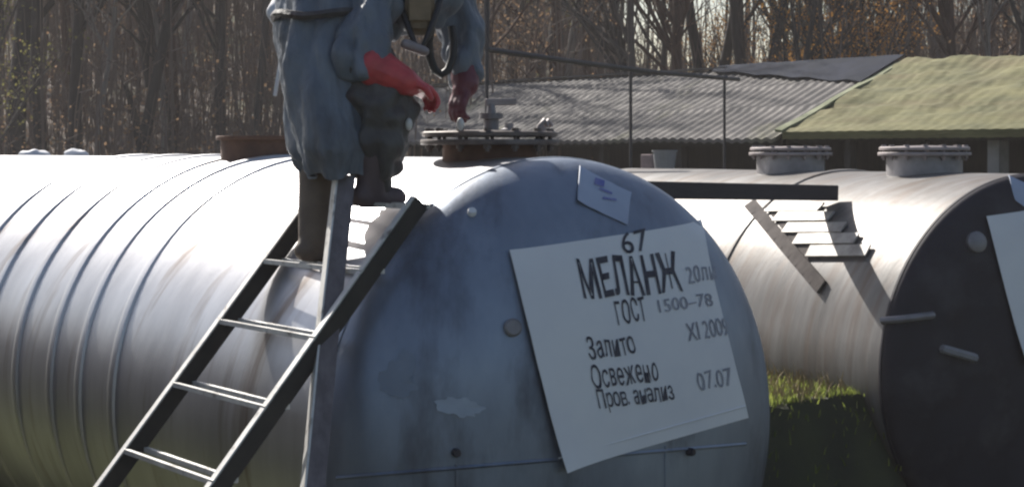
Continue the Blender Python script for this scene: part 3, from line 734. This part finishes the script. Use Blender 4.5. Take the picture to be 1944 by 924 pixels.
def tree(kind, px, Y, sc=1.0, rz=None, label=None):
    X = (px-972)/F*Y; tm, cm = kinds[kind]
    r = bpy.data.objects.new('tree', None); C.objects.link(r); r.location = (X, Y, gh(X, Y)); r.scale = (sc, sc, sc)
    r.rotation_euler = (0, 0, random.uniform(0, 6.28) if rz is None else rz)
    meta(r, label or TXT[kind], 'tree', kind+' trees of the wood')
    o = bpy.data.objects.new('trunk', tm); C.objects.link(o); o.parent = r
    if cm: o = bpy.data.objects.new('crown', cm); C.objects.link(o); o.parent = r
hero = [('dark',28,36,1.05,0,'thick dark trunk at the far left edge of the wood'), ('dark',146,38,.8,1,'dark straight trunk above the ribbed part of the foreground tank'), ('lean',243,37,1,0.3,'leaning dark trunk left of a forked tree above the white tank ridge'),
        ('fork',288,40,.9,0,'dark V-forked tree above the left tank ridge'), ('lean',345,39,.8,3.0,'dark trunk leaning left beside the V-forked tree'), ('slim',470,36,1.2,0,'slim trunk just left of the climber'),
        ('bare',1195,34,.8,0,'straight trunk right behind the pipe frame upright'), ('lean',1250,36,.9,3.4,'leaning dark tree against a bright gap of sky'), ('red',1282,35,.9,0,'reddish trunk above the grey roof'),
        ('fork',1345,38,.9,.4,'dark forked tree against the sky above the end of the pipe frame'), ('fork',1428,36,.85,0,'dark wide-forked tree above the middle of the grey roof'), ('dark',1512,34,.55,0,'straight dark trunk above the ridge of the grey roof'),
        ('orange',1560,36,1.0,0,'small orange-leaved tree right of the straight dark trunk'), ('orange',1640,38,1.1,2,'orange-leaved tree above the verge of the mossy roof'), ('brown',950,35,.95,1,'brown-leaved tree beside the riser of the pipe frame'),
        ('dark',1936,33,.8,0,'thick dark trunk at the far right edge above the mossy roof'), ('red',1820,36,.9,1,'reddish trunk above the mossy roof'), ('olive',-8,33,1.1,0,'yellow-green sapling at the far left edge'), ('pale',1885,35,.8,1,'pale trunk near the right edge above the mossy roof')]
for h in hero: tree(*h)
rn = random.Random(11)
for i in range(150):
    Y = rn.uniform(36, 80); px = rn.uniform(-120, 2080)
    if 1215 < px < 1460 and rn.random() < .5: continue
    k = rn.choices(['bare','slim','pale','dark','forkslim','brown','red','olive','orange'], [6,8,5,3,3,6,4,1.6,2.0 if px > 900 else .8])[0]
    tree(k, px, Y, rn.uniform(.75, 1.15))
# dry undergrowth and saplings, too many to count
bm = NB(); rn = random.Random(5)
for i in range(12500):
    Y = 29+55*rn.random()**.8; k = rn.uniform(-.34, .34); X = k*Y
    if .06 < k < .15 and rn.random() < .6: continue
    z = gh(X, Y); hgt = min(rn.expovariate(1/1.5)+.4, 5.5); r = rn.uniform(.008, .022)*(1+hgt*.15)
    if Y > 31 or k < -.02: pass
    lx, ly = rn.gauss(0,.12)*hgt, rn.gauss(0,.12)*hgt
    mid = Vector((X+lx*.4+rn.gauss(0,.05), Y+ly*.4, z+hgt*.5))
    tube(bm, [(X,Y,z-.05), mid, (X+lx,Y+ly,z+hgt)], [r, r*.7, r*.25], 3, False)
    for _ in range(2 if hgt > 1 else 1):
        a = mid.lerp(Vector((X+lx,Y+ly,z+hgt)), rn.random()); tube(bm, [a, a+Vector((rn.gauss(0,.3), rn.gauss(0,.3), rn.uniform(.1,.5)))], [r*.5, r*.2], 3, False)
meta(ob('undergrowth', bm, M['brush']), 'grey-brown thicket of dry saplings filling the wood', 'undergrowth', kind='stuff')
bm = NB()
for i in range(85000):
    Y = 29+55*rn.random(); k = rn.uniform(-.34, .34); X = k*Y; z = gh(X, Y)+min(rn.expovariate(1/.9), 5); s = rn.uniform(.015,.04)
    X_ = Vector((rn.gauss(0,1), rn.gauss(0,1), rn.gauss(0,1))).normalized(); Y_ = X_.orthogonal()
    bm.faces.new([bm.verts.new(Vector((X,Y,z))+X_*s*a+Y_*s*b) for a, b in ((-1,0),(0,-.7),(1,0),(0,.7))])
meta(ob('dry_leaves', bm, M['leafb']), 'brown dry leaves clinging to the undergrowth', 'leaves', kind='stuff')

# ------------------------------------------------------------------ grass
bm = NB(); rn = random.Random(3)
def blade(X, Y, hh):
    z = gh(X, Y); a = rn.uniform(0, 6.28); wv = Vector((math.cos(a), math.sin(a), 0))*rn.uniform(.003,.006); ln = Vector((rn.gauss(0,.35), rn.gauss(0,.35), 0))*hh
    p = Vector((X, Y, z-.01)); q = p+UP*hh*.6+ln*.4; e = p+UP*hh+ln
    v = [bm.verts.new(x) for x in (p-wv, p+wv, q+wv*.7, q-wv*.7, e)]
    bm.faces.new(v[:4]); bm.faces.new((v[3], v[2], v[4]))
for _ in range(26000):
    x = rn.uniform(1.15, 3.4); t = rn.uniform(1.0, 4)
    if t < 1.27+.12*nz((x*3, 1, 1)) and rn.random() < .85: continue
    p = FA.P(x, t, 0); X, Y = p.x, p.y
    bx, bt, _z = FB.loc(Vector((X, Y, 1)))
    if bt > 0 and abs(bx) < .85: continue
    blade(X, Y, rn.uniform(.025, .06)*(1.7 if rn.random() < .04 else .9))
for _ in range(9000):
    x = rn.uniform(-3.2, -.75); t = rn.uniform(0, 8); p = FA.P(x, t, 0); blade(p.x, p.y, rn.uniform(.05,.17))
gb = bm; bm = NB()
for _ in range(3500):
    x = rn.uniform(1.15, 3.4); t = rn.uniform(1.25, 3); p = FA.P(x, t, 0)
    bx, bt, _z = FB.loc(Vector((p.x, p.y, 1)))
    if not (bt > 0 and abs(bx) < .85): blade(p.x, p.y, rn.uniform(.03,.15))
for _ in range(1500):
    p = FA.P(rn.uniform(-3.2, -.75), rn.uniform(0, 8), 0); blade(p.x, p.y, rn.uniform(.06,.2))
meta(ob('dry_grass', bm, M['straw']), 'straw-coloured dead stalks among the green grass', 'dry grass', kind='stuff'); bm = gb
meta(ob('grass', bm, M['grass']), 'tufts of sunlit green grass between and beside the tanks', 'grass', kind='stuff')

# ------------------------------------------------------------------ thin autumn haze
bm = NB(); bmesh.ops.create_cube(bm, size=1)
for v in bm.verts: v.co = Vector((v.co.x*300, 65+v.co.y*200, (-1.6 if v.co.z < 0 else 30)))
hm = bpy.data.materials.new('thin_haze'); hm.use_nodes = True; n = hm.node_tree; n.nodes.clear()
pv = n.nodes.new('ShaderNodeVolumePrincipled'); pv.inputs['Color'].default_value = (.92,.87,.86,1); pv.inputs['Density'].default_value = .0011; pv.inputs['Anisotropy'].default_value = .2
om = n.nodes.new('ShaderNodeOutputMaterial'); n.links.new(pv.outputs[0], om.inputs['Volume'])
meta(ob('haze', bm, hm), 'thin pale haze in the air', 'haze', kind='stuff')
